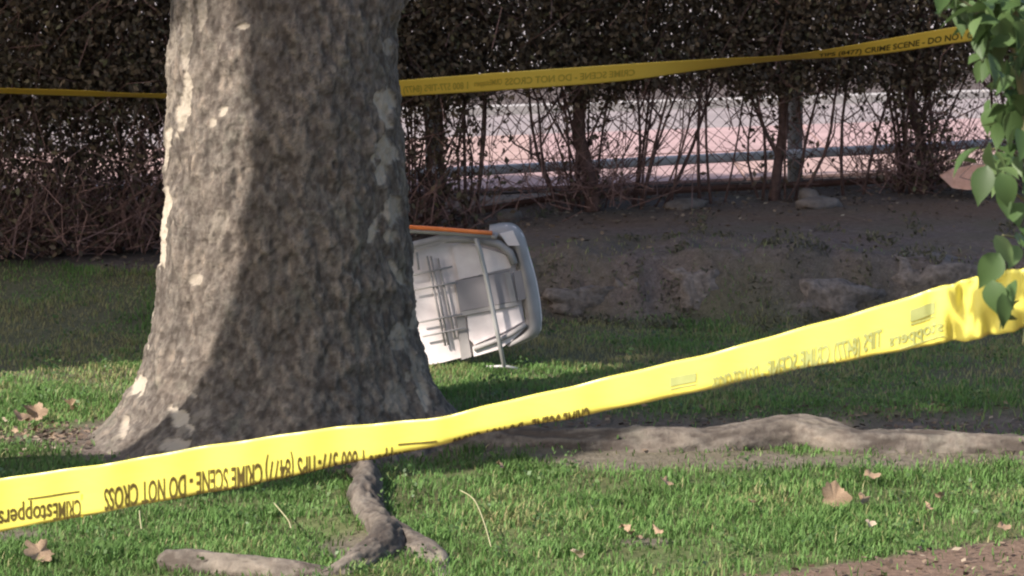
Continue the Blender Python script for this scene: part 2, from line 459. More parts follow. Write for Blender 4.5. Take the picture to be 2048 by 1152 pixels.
def build_trunk():
    zs = np.concatenate([np.linspace(-.12, 1.62, 430), np.linspace(1.66, 6.2, 70)])
    nt_ = 460
    th = np.linspace(0, 2 * math.pi, nt_, endpoint=False)
    T, Z = np.meshgrid(th, zs)
    Zc = np.clip(Z, -.12, 9)
    base = .325 + .062 * np.clip(1 - Zc / 1.27, -.35, 1) + .145 * np.exp(-np.clip(Zc, -.12, 9) / .14)
    def lobe(t0, k): return np.clip(np.cos(T - t0), 0, 1) ** k
    r = base.copy()
    for t0, k, a, h in ((-.30, 26, .10, .16), (-2.0, 22, .10, .14), (-2.75, 26, .04, .13), (-1.35, 26, .08, .15), (.7, 16, .10, .2), (2.0, 16, .12, .2), (3.05, 30, .02, .12)):
        r += a * lobe(t0, k) * np.exp(-np.clip(Zc, 0, 9) / h)
    r += .055 * lobe(0.1, 5) * sstep(1.17, 1.32, Z) + .25 * lobe(.15, 4) * sstep(1.3, 2.6, Z) * (1 - sstep(2.8, 4.2, Z))
    r *= 1 - .35 * sstep(2.5, 6.2, Z)
    ct, st = np.cos(T), np.sin(T)
    # long soft undulation, then plates of bark with uneven edges
    x0, y0 = ct * r, st * r
    r += .014 * fbm(x0 * 3.2, y0 * 3.2, Z * 1.6, 3, 31)
    # flaking bark: thin layers that break off along crisp, uneven edges
    warp = .35 * fbm(x0 * 50, y0 * 50, Z * 40, 3, 37)
    plate = fbm(x0 * 27, y0 * 27, Z * 15, 4, 33) + .16 * warp
    rough = fbm(x0 * 75, y0 * 75, Z * 50, 4, 35)
    LV = plate * 8.0; lvl = np.floor(LV); fr = LV - lvl
    r += .0028 * (lvl + sstep(0, .2, fr)) + .0042 * rough
    layer = _hash(lvl.astype(np.int64) + 50, (np.floor(plate * 2.3)).astype(np.int64) + 9, np.zeros_like(lvl, dtype=np.int64), 5)
    layer = np.clip(.5 + (layer - .5) * .95 + .75 * rough + .15 * fbm(x0 * 6, y0 * 6, Z * 4, 3, 39), 0, 1)
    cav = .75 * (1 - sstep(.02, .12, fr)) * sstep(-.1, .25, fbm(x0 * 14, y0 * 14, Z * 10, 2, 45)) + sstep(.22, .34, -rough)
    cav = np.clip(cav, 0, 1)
    X = TX + .012 + .006 * np.sin(Z * 2.1) + ct * r
    Y = TY + st * r
    # pale patches: painted by their true place on the bark
    px = 1024 + F * X / Y; py = HZ + F * (EYE - Z) / Y
    pale = np.zeros_like(X)
    wob = fbm(x0 * 22, y0 * 22, Z * 22, 3, 41)
    wob2 = fbm(x0 * 9, y0 * 9, Z * 6, 3, 43)
    front = st < .35
    for cx, cy, hx, hy, tl, s in PALE:
        dx, dy = px - cx, py - cy
        u = (dx + dy * tl) / hx; w = dy / hy
        d = np.sqrt(u * u + w * w) + 1.15 * wob + .5 * wob2 + .3 * rough
        pale = np.maximum(pale, s * front * (1 - sstep(.82, 1.02, d)))
    other = sstep(.30, .36, wob2 + .2 * wob) * .75
    pale = np.maximum(pale, np.where(front, other * .30 * (px < 480), other))
    r2 = pale * .006            # the outer bark has flaked away there
    X -= ct * r2; Y -= st * r2
    v = np.stack([X.ravel() - TX, Y.ravel() - TY, Z.ravel()], 1)
    n = len(zs)
    i = np.arange(nt_)[None, :] + np.arange(n - 1)[:, None] * nt_
    j = (np.arange(nt_) + 1)[None, :] % nt_ + np.arange(n - 1)[:, None] * nt_
    f = np.stack([i, j, j + nt_, i + nt_], -1).reshape(-1, 4)
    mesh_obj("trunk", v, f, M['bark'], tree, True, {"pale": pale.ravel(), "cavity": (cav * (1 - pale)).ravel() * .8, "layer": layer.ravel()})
build_trunk()

def bark_tube(name, pts, parent, seg=40, n=120, seed=1, amp=.012, pale_amt=.3, orig=(0, 0, 0), lump=.42):
    P = spline(pts, n) if len(pts) < n else np.array(pts)
    v = np.zeros((len(P), seg, 3)); cavs = np.zeros((len(P), seg)); pal = np.zeros((len(P), seg)); lay = np.zeros((len(P), seg))
    up = np.array((0, 0, 1.))
    th = np.linspace(0, 2 * math.pi, seg, endpoint=False)
    sl_ = 0.0
    for i in range(len(P)):
        t = P[min(i+1, len(P)-1), :3] - P[max(i-1, 0), :3]; t /= np.linalg.norm(t) + 1e-9
        a = np.cross(t, up)
        if np.linalg.norm(a) < .2: a = np.cross(t, np.array((0.2, 1., 0)))
        a /= np.linalg.norm(a); b = np.cross(a, t)
        r = P[i, 3]
        d = np.cos(th)[:, None] * a + np.sin(th)[:, None] * b
        q = P[i, :3] + d * r
        sl_ += np.linalg.norm(P[i, :3] - P[max(i-1, 0), :3])
        c1, c2 = np.cos(th) * r, np.sin(th) * r
        ln = fbm(c1 * 9 + seed, c2 * 9, sl_ * 3.2, 3, seed)
        pl = fbm(c1 * 34, c2 * 34, sl_ * 8, 3, seed + 3)
        hf = fbm(c1 * 85, c2 * 85, sl_ * 26, 3, seed + 5)
        rr = r * (1 + lump * ln) + amp * .9 * pl + .006 * hf
        v[i] = P[i, :3] + d * rr[:, None]
        lay[i] = .7 * pl + .7 * hf - .22
        cavs[i] = sstep(.06, .28, -(.5 * pl + .7 * hf)) * .9
        pal[i] = pale_amt * sstep(.05, .3, fbm(q[:, 0] * 8, q[:, 1] * 8, q[:, 2] * 8, 3, seed + 7))
    n_ = len(P)
    i = np.arange(seg)[None, :] + np.arange(n_ - 1)[:, None] * seg
    j = (np.arange(seg) + 1)[None, :] % seg + np.arange(n_ - 1)[:, None] * seg
    f = np.stack([i, j, j + seg, i + seg], -1).reshape(-1, 4)
    vv = v.reshape(-1, 3) - np.array(orig)
    return mesh_obj(name, vv, f, M['bark'], parent, True, {"pale": pal.ravel(), "cavity": cavs.ravel(), "layer": np.clip(.5 + .9 * lay, 0, 1).ravel()})

TO = (TX, TY, 0)
lr = [(760, 850, .09, .03), (880, 880, .08, .02), (1000, 896, .070, .004), (1150, 906, .070, .002), (1300, 904, .066, .006), (1450, 902, .070, .004), (1600, 892, .082, .006),
      (1720, 906, .06, .008), (1850, 900, .056, .016), (1950, 904, .05, .012), (2060, 908, .05, .008), (2250, 915, .04, -.01), (2500, 930, .03, -.03)]
long_root = root_path(lr, 420)
bark_tube("root", long_root, tree, 72, 420, 3, .014, .16, TO, .3)
front_root = root_path([(660, 880, .06, -.01), (705, 925, .034, .0), (736, 955, .036, .022), (728, 990, .044, .026), (738, 1020, .041, .02), (752, 1045, .041, .016), (772, 1072, .048, .018), (764, 1100, .052, .014), (728, 1128, .042, .012), (690, 1148, .032, .008), (640, 1172, .024, -.006), (590, 1200, .02, -.03)], 240)
bark_tube("root", front_root, tree, 64, 240, 13, .016, .15, TO, .32)
side_root = root_path([(770, 1070, .05, .01), (825, 1100, .045, -.006), (865, 1135, .04, -.014), (890, 1180, .025, -.03)], 60)
bark_tube("root", side_root, tree, 48, 110, 17, .018, .3, TO)
low_root = root_path([(326, 1128, .018, .012), (345, 1128, .030, .016), (420, 1132, .028, .018), (520, 1140, .026, .016), (620, 1150, .024, .012), (720, 1165, .02, -.02)], 90)
bark_tube("root", low_root, tree, 48, 180, 23, .010, .2, TO)
def crown_leaves(center, rad, n, size, seed, hollow=.35):
    g = np.random.default_rng(seed)
    nc = 46 if n < 20000 else 140
    d = g.normal(size=(nc, 3)); d /= np.linalg.norm(d, axis=1)[:, None]
    cc = d * (g.uniform(hollow, 1, (nc, 1))) * np.array(rad)
    k = g.integers(0, nc, n)
    p = cc[k] + np.clip(g.normal(size=(n, 3)), -1.6, 1.6) * np.array(rad) * .15
    return leaf_quads(p + np.array(center), size, g)

def leaf_quads(p, size, g, droop=0.0, aspect=.5):
    n = len(p)
    a = g.normal(size=(n, 3)); a[:, 2] -= droop; a /= np.linalg.norm(a, axis=1)[:, None]
    b = g.normal(size=(n, 3)); b -= (b * a).sum(1)[:, None] * a; b /= np.linalg.norm(b, axis=1)[:, None]
    s = (size * g.uniform(.6, 1.3, n))[:, None]
    nrm = np.cross(a, b)
    v = np.stack([p - a * s * .5, p + b * s * aspect * .5 + nrm * s * .08, p + a * s * .5, p - b * s * aspect * .5 + nrm * s * .08], 1).reshape(-1, 3)
    f = np.arange(4 * n).reshape(n, 4)
    t = np.repeat(g.uniform(0, 1, n), 4)
    return v, f, t

def limb(parent, pts, orig, seed):
    return bark_tube("limb", pts, parent, 24, 40, seed, .01, .5, orig)

# limbs and crown above the frame
limb(tree, [(TX+.02, TY, 5.6, .28), (TX-.5, TY-.1, 7.2, .2), (TX-.9, TY+.4, 9.0, .13), (TX-1.0, TY+.6, 10.6, .05)], TO, 51)
limb(tree, [(TX+.2, TY, 3.0, .26), (TX+.9, TY+.1, 4.6, .19), (TX+1.7, TY+.3, 6.8, .12), (TX+2.0, TY+.3, 9.2, .05)], TO, 52)
limb(tree, [(TX+.05, TY+.1, 5.4, .24), (TX+.2, TY+.9, 7.4, .16), (TX+.5, TY+1.3, 10.2, .05)], TO, 53)
v, f, t = crown_leaves((TX+.4, TY+.5, 9.9), (3.0, 2.4, 1.6), 9000, .17, 61)
o = mesh_obj("crown", v - np.array(TO), f, M['crown'], tree, False, {"tint": t}); o["kind"] = "stuff"

# ------------------------------------------------------------------ unseen trees that throw the shade, the smallest one added (left of the frame)
def shade_tree(base, top, r0, crown_c, crown_r, n, seed, label, size=.2, path=None):
    e = empty("shade_tree", base)
    tag(e, label, "tree")
    mid = (np.array(base) + np.array(top)) / 2
    bark_tube("trunk", path or [(*base[:2], base[2]-.15, r0*1.5), (base[0]+(top[0]-base[0])*.06, base[1]+(top[1]-base[1])*.06, top[2]*.06, r0*1.15), (*mid[:2], mid[2], r0), (*top, r0*.8)], e, 36, 80, seed, .012, .4, base, .10)
    cx, cy, cz = crown_c
    for k in range(4):
        a = k * 1.57 + .4
        limb(e, [(*top, r0*.55), (top[0]+(cx-top[0])*.5+math.cos(a)*crown_r[0]*.3, top[1]+(cy-top[1])*.5+math.sin(a)*crown_r[1]*.3, top[2]+(cz-top[2])*.5+.2, r0*.3), (cx+math.cos(a)*crown_r[0]*.6, cy+math.sin(a)*crown_r[1]*.6, cz+.3, .03)], base, seed+k+1)
    v, f, t = crown_leaves(crown_c, crown_r, n, size, seed + 9)
    o = mesh_obj("crown", v - np.array(base), f, M['crown'], e, False, {"tint": t}); o["kind"] = "stuff"
    return e
dx, dy = math.sin(SUN_AZ), math.cos(SUN_AZ)
px_, py_ = dy, -dx          # to the right of the light
L0 = 3.0
PO = .475
q0 = (TX + px_ * PO - dx * L0, TY + py_ * PO - dy * L0)
def along(p, z, r): return (TX + px_ * p - dx * L0, TY + py_ * p - dy * L0, z, r)
bent = [along(-1.0, -.15, .33), along(-.88, .25, .27), along(-.35, 1.1, .25), along(.28, 1.9, .24), along(.44, 2.5, .24), along(.465, 3.1, .24), along(.50, 3.8, .23), along(.53, 4.6, .22), along(.55, 6.6, .18)]  # trunk bent to keep its shadow off the front lawn
shade_tree(bent[0][:2] + (0,), bent[-1][:3], .20, (q0[0]+.4, q0[1]-.2, 8.8), (2.2, 2.0, 1.3), 5000, 71,
           "tree left of the frame, bent to steer its trunk shadow across the plane tree", path=bent)
shade_tree((-7.3, 7.0, 0), (-7.0, 7.0, 5.2), .24, (-6.6, 7.52, 7.05), (3.9, 2.1, .85), 30000, 81,
           "broad tree left of the frame shading the hedge and bank", .24)

shade_tree((-4.7, 7.05, 0), (-4.3, 5.85, 4.9), .12, (-4.1, 5.85, 6.0), (1.5, .52, .32), 6000, 91,  # added tree, its flat crown shaped to shade the strip behind the root
           "added unseen tree with a flat crown left of the frame shading the soil behind the root", .16)

# ------------------------------------------------------------------ chain-link fence
fence = empty("chain_link_fence", (0, 14.3, .24))
tag(fence, "galvanised chain-link fence with pale bottom rail behind the hedge stems", "fence")
def fp(x, z, dy_=0.0): return (x, float(fence_y(x)) + dy_, z)
def rail_z(x): return .385 + .013 * x
mb = MB(); mb.tube([fp(x, rail_z(x)) for x in np.linspace(-3.4, 4.2, 20)], .021, 10); mb.build("bottom_rail", M['galv'], fence, True)
mb = MB(); mb.tube([fp(x, 1.72 + .013*x) for x in np.linspace(-3.4, 4.2, 20)], .021, 10); mb.build("top_rail", M['galv'], fence, True)
for px in (-150, 866, 1592, 2330):
    Y = 14.3
    for _ in range(6): x = (px - 1024) * Y / F; Y = float(fence_y(x))
    mb = MB(); mb.tube([(x, Y + .05, .12), (x, Y + .05, 1.80)], .034, 12); mb.build("post", M['post'], fence, True)
    mb = MB(); mb.tube([(x, Y + .05, 1.80), (x, Y + .05, 1.83)], [.038, .015], 12); mb.build("post_cap", M['galv'], fence, True)
def build_mesh():
    """zigzag wires hooked into each other: neighbours run in opposite phase"""
    mb = MB(); pitch = .067; z0, z1 = .27, 1.72
    n = int((z1 - z0) / (pitch / 2))
    for k in range(int(7.4 / (pitch / 2))):
        x = -3.3 + k * pitch / 2; pts = []
        for i in range(n + 1):
            out = (i + k) % 2
            xx = x + (pitch / 2 if out else 0)
            pts.append(fp(xx, z0 + i * pitch / 2 + .013 * xx, -.026 + (.004 if out else -.004)))
        mb.tube(pts, .0021, 3, False)
    return mb.build("wire_mesh", M['wire'], fence)
build_mesh()
# low rusty edging board under the fence
e = empty("edging_board", (0, 14.1, .25)); tag(e, "low rusty edging strip along the foot of the fence", "edging")
for i in range(6):
    xa, xb = -1.2 + i * .72, -1.2 + i * .72 + .71
    mb = MB(); mb.tube([(xa, float(fence_y(xa)) - .12, float(ground_z(xa, fence_y(xa)-.12)) + .02), (xb, float(fence_y(xb)) - .12, float(ground_z(xb, fence_y(xb)-.12)) + .022)], .016, 6)
    mb.build("edging_strip", M['edging'], e)

# ------------------------------------------------------------------ hedge shrubs
def hedge_shrub(px, n_stem, spread, low, n_leaf, n_twig, label, lean=0.0, trunk=0.0, width=.34, seed=0, low_leaf=0, bare=.70):
    low_leaf = int(low_leaf * 1.3)
    g = random.Random(seed); gn = np.random.default_rng(seed)
    Y = 13.8
    for _ in range(6): x = (px - 1024) * Y / F; Y = float(hedge_y(x))
    z0 = float(ground_z(x, Y))
    e = empty("hedge_shrub", (x, Y, z0)); tag(e, label, "shrub", "shrubs of the hedge along the fence")
    if trunk:
        mb = MB(); ms = [(x + (g.uniform(-.022, .022) if 0 < i < 12 else 0) + lean * .3 * (i / 12) ** 2 + .02 * math.sin(i * .9 + seed), Y + g.uniform(-.01, .01), z0 - .05 + 1.4 * i / 12) for i in range(13)]
        mb.tube(ms, [trunk * (1.6 if i == 0 else 1.15 - .05 * i) * g.uniform(.78, 1.15) for i in range(13)], 10)
        for k in range(5):
            i = g.randint(2, 8); p = Vector(ms[i]); sd = g.choice((-1, 1)); a1 = p + Vector((sd * .05, g.uniform(-.03, .03), .09)); a2 = a1 + Vector((sd * g.uniform(.03, .14), g.uniform(-.06, .06), g.uniform(.15, .3)))
            mb.tube([p, a1, a2], [trunk * .5, trunk * .38, trunk * .2], 7, False)
        mb.build("main_stem", M['stem'], e, True)
    tips = []
    for k in range(n_stem):
        a = g.uniform(-1, 1); bx = x + a * .09; by = Y + g.uniform(-.07, .07)
        top = z0 + g.uniform(.55, 1.25)
        sx = spread * a * g.uniform(.5, 1.2) + lean + g.uniform(-.05, .05); sy = g.uniform(-.18, .18)
        kx = g.uniform(-.055, .055)
        pts = []
        for i in range(7):
            t = i / 6
            pts.append((bx + sx * t * (.75 + .25 * t) + kx * math.sin(t * 5), by + sy * t, z0 - .03 + (top - z0) * t))
        r = g.uniform(.0045, .0095)
        mb = MB(); mb.tube(pts, [r * (1 - .55 * i / 6) for i in range(7)], 6)
        # side shoots belong to their stem
        for _ in range(3):
            i = g.randint(2, 5); p = pts[i]; d = g.choice((-1, 1))
            q = (p[0] + d * g.uniform(.04, .16), p[1] + g.uniform(-.08, .08), p[2] + g.uniform(.10, .30))
            m_ = ((p[0]+q[0])/2 + d * .015, (p[1]+q[1])/2, (p[2]+q[2])/2 - .01)
            mb.tube([p, m_, q], [r * .5, r * .4, r * .22], 5, False)
        mb.build("stem", M['stem'], e, True)
        tips += pts[3:]
    # fine twigs, one tangle
    mb = MB()
    for _ in range(n_twig):
        p = Vector((x + g.gauss(0, width * .8), Y + g.gauss(0, .13), z0 + g.uniform(low, 1.25)))
        if low <= .1 and g.random() < .55: p = Vector((x + g.gauss(0, width * .6), Y + g.gauss(0, .1), z0 + g.uniform(0, .12)))
        d = Vector((g.gauss(0, .6), g.gauss(0, .4), g.uniform(.2, 1.1))).normalized()
        ln = g.uniform(.12, .38); bend = Vector((g.gauss(0, .05), g.gauss(0, .05), g.gauss(0, .02)))
        mb.tube([p, p + d * ln * .5 + bend, p + d * ln], [.0026, .002, .001], 3, False)
    if n_twig:
        o = mb.build("twigs", M['twig'], e); o["kind"] = "stuff"
    n_leaf = int(n_leaf * 4.2)
    zl = gn.uniform(0, 1, n_leaf) ** 1.0
    p = np.stack([gn.normal(0, width, n_leaf), gn.normal(0, .15, n_leaf), bare - z0 + .02 + .035 * gn.normal(size=n_leaf) + (1.62 - bare) * zl], 1)
    # clumps with gaps between them
    keep = fbm((p[:, 0] + x) * 6, p[:, 1] * 3, p[:, 2] * 6, 3, 91) + .6 * sstep(.68, .95, p[:, 2] + z0) > -.02
    p = p[keep]
    if low_leaf:
        q = np.stack([gn.normal(0, width * (.62 if low_leaf > 1400 else .40), low_leaf), gn.normal(0, .11, low_leaf), gn.uniform(.03, .80 if low_leaf > 1400 else .62, low_leaf)], 1)
        p = np.concatenate([p, q])
    v, f, t = leaf_quads(p, .029, gn, .5, .55)
    t = t * .82
    o = mesh_obj("foliage", v, f, M['hedge'], e, False, {"tint": t}); o["kind"] = "stuff"
    return e
hedge_shrub(-60, 7, .2, 0, 3600, 620, "dense twiggy hedge shrub cut by the left edge of the picture", 0, 0, .30, 1, 4200)
hedge_shrub(95, 8, .22, 0, 3400, 700, "dense twiggy hedge shrub with gaps of light, far left", .0, .0, .26, 2, 2300)
hedge_shrub(240, 8, .22, 0, 3400, 700, "twiggy hedge shrub just left of the plane trunk", .08, .0, .26, 3, 3600)
hedge_shrub(420, 7, .25, 0, 3200, 260, "hedge shrub hidden behind the left half of the plane trunk", 0, 0, .28, 4, 500)
hedge_shrub(640, 7, .25, 0, 3200, 260, "hedge shrub hidden behind the right half of the plane trunk", 0, 0, .28, 5, 500)
hedge_shrub(850, 6, .10, .1, 3200, 240, "hedge shrub with brown leaves hanging low beside the trunk", .02, .012, .24, 6, 1700)
hedge_shrub(950, 6, .32, .12, 2600, 130, "thin hedge shrub with stems forking before the pink pavement", .10, .0, .26, 7, 10)
hedge_shrub(1172, 12, .30, .08, 3600, 240, "thick-stemmed hedge shrub in the middle of the fence", .03, .030, .20, 8, 260)
hedge_shrub(1305, 8, .22, .15, 2600, 120, "hedge shrub with a fan of bare stems leaning right", .30, .0, .26, 9, 20)
hedge_shrub(1440, 3, .3, .3, 2500, 80, "sparse hedge shrub between fan of stems and grey post", .12, .0, .26, 10, 8)
hedge_shrub(1556, 6, .26, .12, 3000, 150, "hedge shrub growing against the grey fence post", .08, .024, .22, 11, 130)
hedge_shrub(1690, 2, .25, .4, 2400, 60, "thin hedge shrub with one long bowed stem", .12, .0, .24, 12, 6)
hedge_shrub(1835, 13, .22, .0, 2800, 380, "bushy dark hedge shrub near the right end of the fence", .06, .018, .22, 13, 1000)
hedge_shrub(2060, 8, .25, .1, 3200, 240, "hedge shrub behind the green leaves at the right edge", .05, .0, .26, 14, 500)

# one long bare stem bowed to the right
# ------------------------------------------------------------------ rocks at the hedge foot and in the bank
def rock(px, py, Y, s, mat, label, seed, sub=3):
    bm = bmesh.new(); bmesh.ops.create_icosphere(bm, subdivisions=sub, radius=1)
    c = np.array([v.co for v in bm.verts])
    d = 1 + .55 * fbm(c[:, 0] * 1.2 + seed, c[:, 1] * 1.2, c[:, 2] * 1.2, 3, seed) + .10 * fbm(c[:, 0] * 5, c[:, 1] * 5, c[:, 2] * 5, 2, seed + 4)
    for i, v in enumerate(bm.verts): v.co = Vector(c[i] * d[i] * np.array(s))
    me = bpy.data.meshes.new("rock"); bm.to_mesh(me); bm.free()
    me.polygons.foreach_set("use_smooth", np.ones(len(me.polygons), dtype=bool)); me.materials.append(mat)
    o = bpy.data.objects.new("rock", me); COL.objects.link(o)
    x, y, z = U(px, py, Y)
    o.location = (x, y, float(ground_z(x, y)) + s[2] * .35); o.rotation_euler.z = seed * 1.3
    return tag(o, label, "rock")
rock(1020, 430, 13.75, (.07, .05, .04), M['rock'], "tan rock under the hedge above the white cart", 1)
rock(948, 432, 13.7, (.028, .02, .012), M['rock'], "small pale stone just above the orange strip", 2)
rock(1375, 405, 14.0, (.11, .06, .03), M['rock'], "flat tan rock at the foot of the leaning stems", 3)
rock(1618, 385, 14.2, (.05, .04, .04), M['rockdark'], "small stone at the foot of the fence post", 4)
rock(1640, 395, 14.0, (.09, .06, .035), M['rockdark'], "dark mound of earth at the hedge foot right of the post", 10)
sl = MB(); sl.slab([U(1880, 352, 14.3), U(1905, 376, 14.28), U(1935, 380, 14.27), U(1990, 374, 14.27), U(1985, 330, 14.36), U(1950, 330, 14.36), U(1905, 338, 14.34)], .03)  # added slab, stands in for sunlit pavement beyond the fence
tag(sl.build("sunlit_patch", M['salmon']), "added salmon slab in place of sunlit pavement, beside the bushy dark shrub, right", "stone")
# rough half-buried stones that hold up the front of the bank
ledge = empty("stone_ledge", (1.2, 12.5, 0)); tag(ledge, "rough grey stones half buried along the front of the earth bank", "stones")
gr = random.Random(31)
xs_ = .02
while xs_ < 2.6:
    w = gr.uniform(.06, .16); hgt = gr.uniform(.045, .10)
    yy_ = 12.36 + .10 * float(fbm(xs_ * 2.3, 0, 3.1, 3, 5)) + .19 + gr.uniform(-.03, .05)
    bm = bmesh.new(); bmesh.ops.create_cube(bm, size=2); bmesh.ops.subdivide_edges(bm, edges=bm.edges[:], cuts=7, use_grid_fill=True)
    c = np.array([v.co for v in bm.verts]); sd = gr.randint(1, 99)
    nn = c / np.linalg.norm(c, axis=1)[:, None]
    c = c * .62 + nn * .5
    d = 1 + .75 * fbm(c[:, 0] * 1.6 + sd, c[:, 1] * 1.6, c[:, 2] * 1.6, 5, sd) + .16 * np.abs(fbm(c[:, 0] * 4, c[:, 1] * 4, c[:, 2] * 4 + sd, 3, sd + 4))
    for i_, v_ in enumerate(bm.verts): v_.co = Vector(c[i_] * d[i_] * np.array((w, .10, hgt)))
    me = bpy.data.meshes.new("stone"); bm.to_mesh(me); bm.free()
    me.polygons.foreach_set("use_smooth", np.ones(len(me.polygons), dtype=bool)); me.materials.append(M['bankstone'])
    o = inst("stone", me, ledge); o.location = Vector((xs_ + w, yy_, .075 + gr.uniform(-.05, .03))) - Vector((1.2, 12.5, 0)); o.rotation_euler = (gr.uniform(-.15, .15), gr.uniform(-.12, .12), gr.uniform(-.25, .25))
    xs_ += w * 1.8 + gr.uniform(-.03, .13)

# ------------------------------------------------------------------ barrier tapes
def text_mesh(s):
    cu = bpy.data.curves.new("t", 'FONT'); cu.body = s; cu.resolution_u = 3; cu.offset = .02
    ob = bpy.data.objects.new("t", cu); COL.objects.link(ob)
    dg = bpy.context.evaluated_depsgraph_get()
    me = ob.evaluated_get(dg).to_mesh()
    bm = bmesh.new(); bm.from_mesh(me)
    for c in np.arange(-.15, .8, .06):
        bmesh.ops.bisect_plane(bm, geom=bm.verts[:] + bm.edges[:] + bm.faces[:], plane_co=(0, c, 0), plane_no=(0, 1, 0))
    bm.verts.index_update()
    v = np.array([w.co[:2] for w in bm.verts]); f = [tuple(q.index for q in p.verts) for p in bm.faces]
    bm.free()
    ob.evaluated_get(dg).to_mesh_clear()
    bpy.data.objects.remove(ob); bpy.data.curves.remove(cu)
    a = (v[:, 0] - v[:, 0].min()) / max(1e-6, np.ptp(v[:, 0]))
    b = v[:, 1] / .72            # cap height about .72
    return np.stack([a, b], 1), f

class Tape:
    """a strip given by its visible top edge and visible height per image column; what is wider than the
    visible height rolls back underneath the lower edge"""
    def __init__(s, top, bot, depth, width_m, tilt=0.15, rolled=True):
        s.rolled = rolled
        s.top, s.bot, s.depth, s.w, s.tilt = np.array(top, float), np.array(bot, float), depth, width_m, tilt
    def D(s, x): return np.interp(x, [d[0] for d in s.depth], [d[1] for d in s.depth])
    def P(s, x, q, off=0.0):
        """x = image column, q = fraction of the tape's full width from the top edge, off = metres towards the viewer"""
        yt = np.interp(x, s.top[:, 0], s.top[:, 1]); yb = np.interp(x, s.bot[:, 0], s.bot[:, 1])
        D = s.D(x); full = s.w * F / D
        vis = np.minimum(yb - yt, full); d = q * full
        if not s.rolled:      # leaning away below instead of rolled under
            dep = np.sqrt(np.maximum(s.w ** 2 - (vis * D / F) ** 2, 0))
            return np.stack([(x - 1024) * D / F, D + q * dep - off, EYE - (yt + q * vis - HZ) * D / F], -1)
        r = np.maximum((full - vis) / math.pi * .8, 1e-3)
        flat = vis - np.minimum(r, vis * .3)
        over = np.maximum(d - flat, 0)
        rr = np.minimum(r, vis * .3) + 1e-6
        a = np.minimum(over / rr, math.pi)
        extra = np.maximum(over - math.pi * rr, 0)
        yy = np.where(d <= flat, d, flat + rr * np.sin(a) - extra)
        back = np.where(d <= flat, 0, rr * (1 - np.cos(a)))
        offv = off * np.where(d <= flat, 1, np.cos(a))
        offz = off * np.where(d <= flat, 0, np.sin(a)) * F / D
        wav = .004 * np.sin(x * .021) + .003 * np.sin(x * .047 + 1)
        cr = sstep(1840, 1900, x)
        wav = wav + cr * (.007 * np.sin(x * .085 + q * 2.5) + .004 * np.sin(x * .19 - q * 5 + 1))
        Y = D + wav + back * D / F - offv + q * s.tilt * s.w
        py = yt + yy + offz
        return np.stack([(x - 1024) * D / F, Y, EYE - (py - HZ) * D / F], -1)

def smooth_poly(p, n=160):
    p = np.array(p, float)
    return spline(p, n)

def build_tape(root, tp, x0, x1, mat, nx=260, nq=16):
    xs = np.linspace(x0, x1, nx); qs = np.linspace(0, 1, nq)
    X, Q = np.meshgrid(xs, qs, indexing='ij')
    v = tp.P(X, Q).reshape(-1, 3)
    i = np.arange(nq - 1)[None, :] + np.arange(nx - 1)[:, None] * nq
    f = np.stack([i, i + 1, i + 1 + nq, i + nq], -1).reshape(-1, 4)
    o = mesh_obj("film", v - np.array(root.location), f, mat, root, True)
    md = o.modifiers.new("thickness", 'SOLIDIFY'); md.thickness = .0003; md.offset = 0
    return o

def put_text(root, tp, s, xl, xr, q0, q1, mat, name="lettering", flip=True, down=True, off=.0009):
    """flip: reads from right to left; down: letters stand on their heads"""
    v, f = text_mesh(s)
    x = xr - v[:, 0] * (xr - xl) if flip else xl + v[:, 0] * (xr - xl)
    q = q0 + v[:, 1] * (q1 - q0) if down else q1 - v[:, 1] * (q1 - q0)
    p = tp.P(x, q, off) - np.array(root.location)
    return mesh_obj(name, [tuple(r) for r in p], f, mat, root)

def put_bar(root, tp, xl, xr, q0, q1, mat, name="printed_line", off=.0009):
    xs = np.linspace(xl, xr, 8); v = []; f = []
    for x in xs:
        v += [tuple(tp.P(np.array(x), np.array(q), off) - np.array(root.location)) for q in (q0, q1)]
    for i in range(7): f.append((2*i, 2*i+2, 2*i+3, 2*i+1))
    return mesh_obj(name, v, f, mat, root)

near = empty("barrier_tape", (0, 4.5, .85))
tag(near, "bright yellow crime scene tape stretched across the foreground", "tape")
ntop = smooth_poly([(-160, 982), (0, 958), (150, 936), (300, 912), (440, 888), (600, 864), (760, 846), (890, 832), (1000, 805), (1150, 770), (1300, 735), (1500, 685), (1700, 628), (1870, 578), (1960, 552), (2048, 535), (2200, 500)])
nbot = smooth_poly([(-160, 1095), (0, 1068), (170, 1035), (300, 1010), (440, 985), (560, 960), (700, 930), (830, 904), (900, 889), (1000, 864), (1150, 838), (1300, 808), (1500, 762), (1700, 723), (1870, 694), (1950, 682), (2048, 660), (2200, 625)])
ntp = Tape(ntop, nbot, [(-160, 4.72), (900, 4.52), (2200, 4.05)], .0762)
build_tape(near, ntp, -160, 2200, M['tape'])
put_text(near, ntp, "CRIME", 104, 160, .60, .93, M['ink'])
put_text(near, ntp, "stoppers", -6, 102, .60, .95, M['ink'])
put_bar(near, ntp, 54, 158, .435, .465, M['ink'])
put_bar(near, ntp, 160, 164, .50, .93, M['ink_olive'])
put_text(near, ntp, "CRIME SCENE - DO NOT CROSS", 208, 524, .46, .87, M['ink'])
put_text(near, ntp, "1 800 577-TIPS (8477)", 530, 728, .46, .87, M['ink'])
put_text(near, ntp, "CRIMEstoppers", 738, 872, .56, .90, M['ink'])
put_bar(near, ntp, 796, 874, .40, .435, M['ink'])
put_text(near, ntp, "CRIME SCENE - DO NOT CROSS", 905, 1180, .44, .84, M['ink'])
put_text(near, ntp, "DO NOT CROSS", 1424, 1516, .40, .66, M['ink_pale'], "faded_lettering", True, False, .0018)
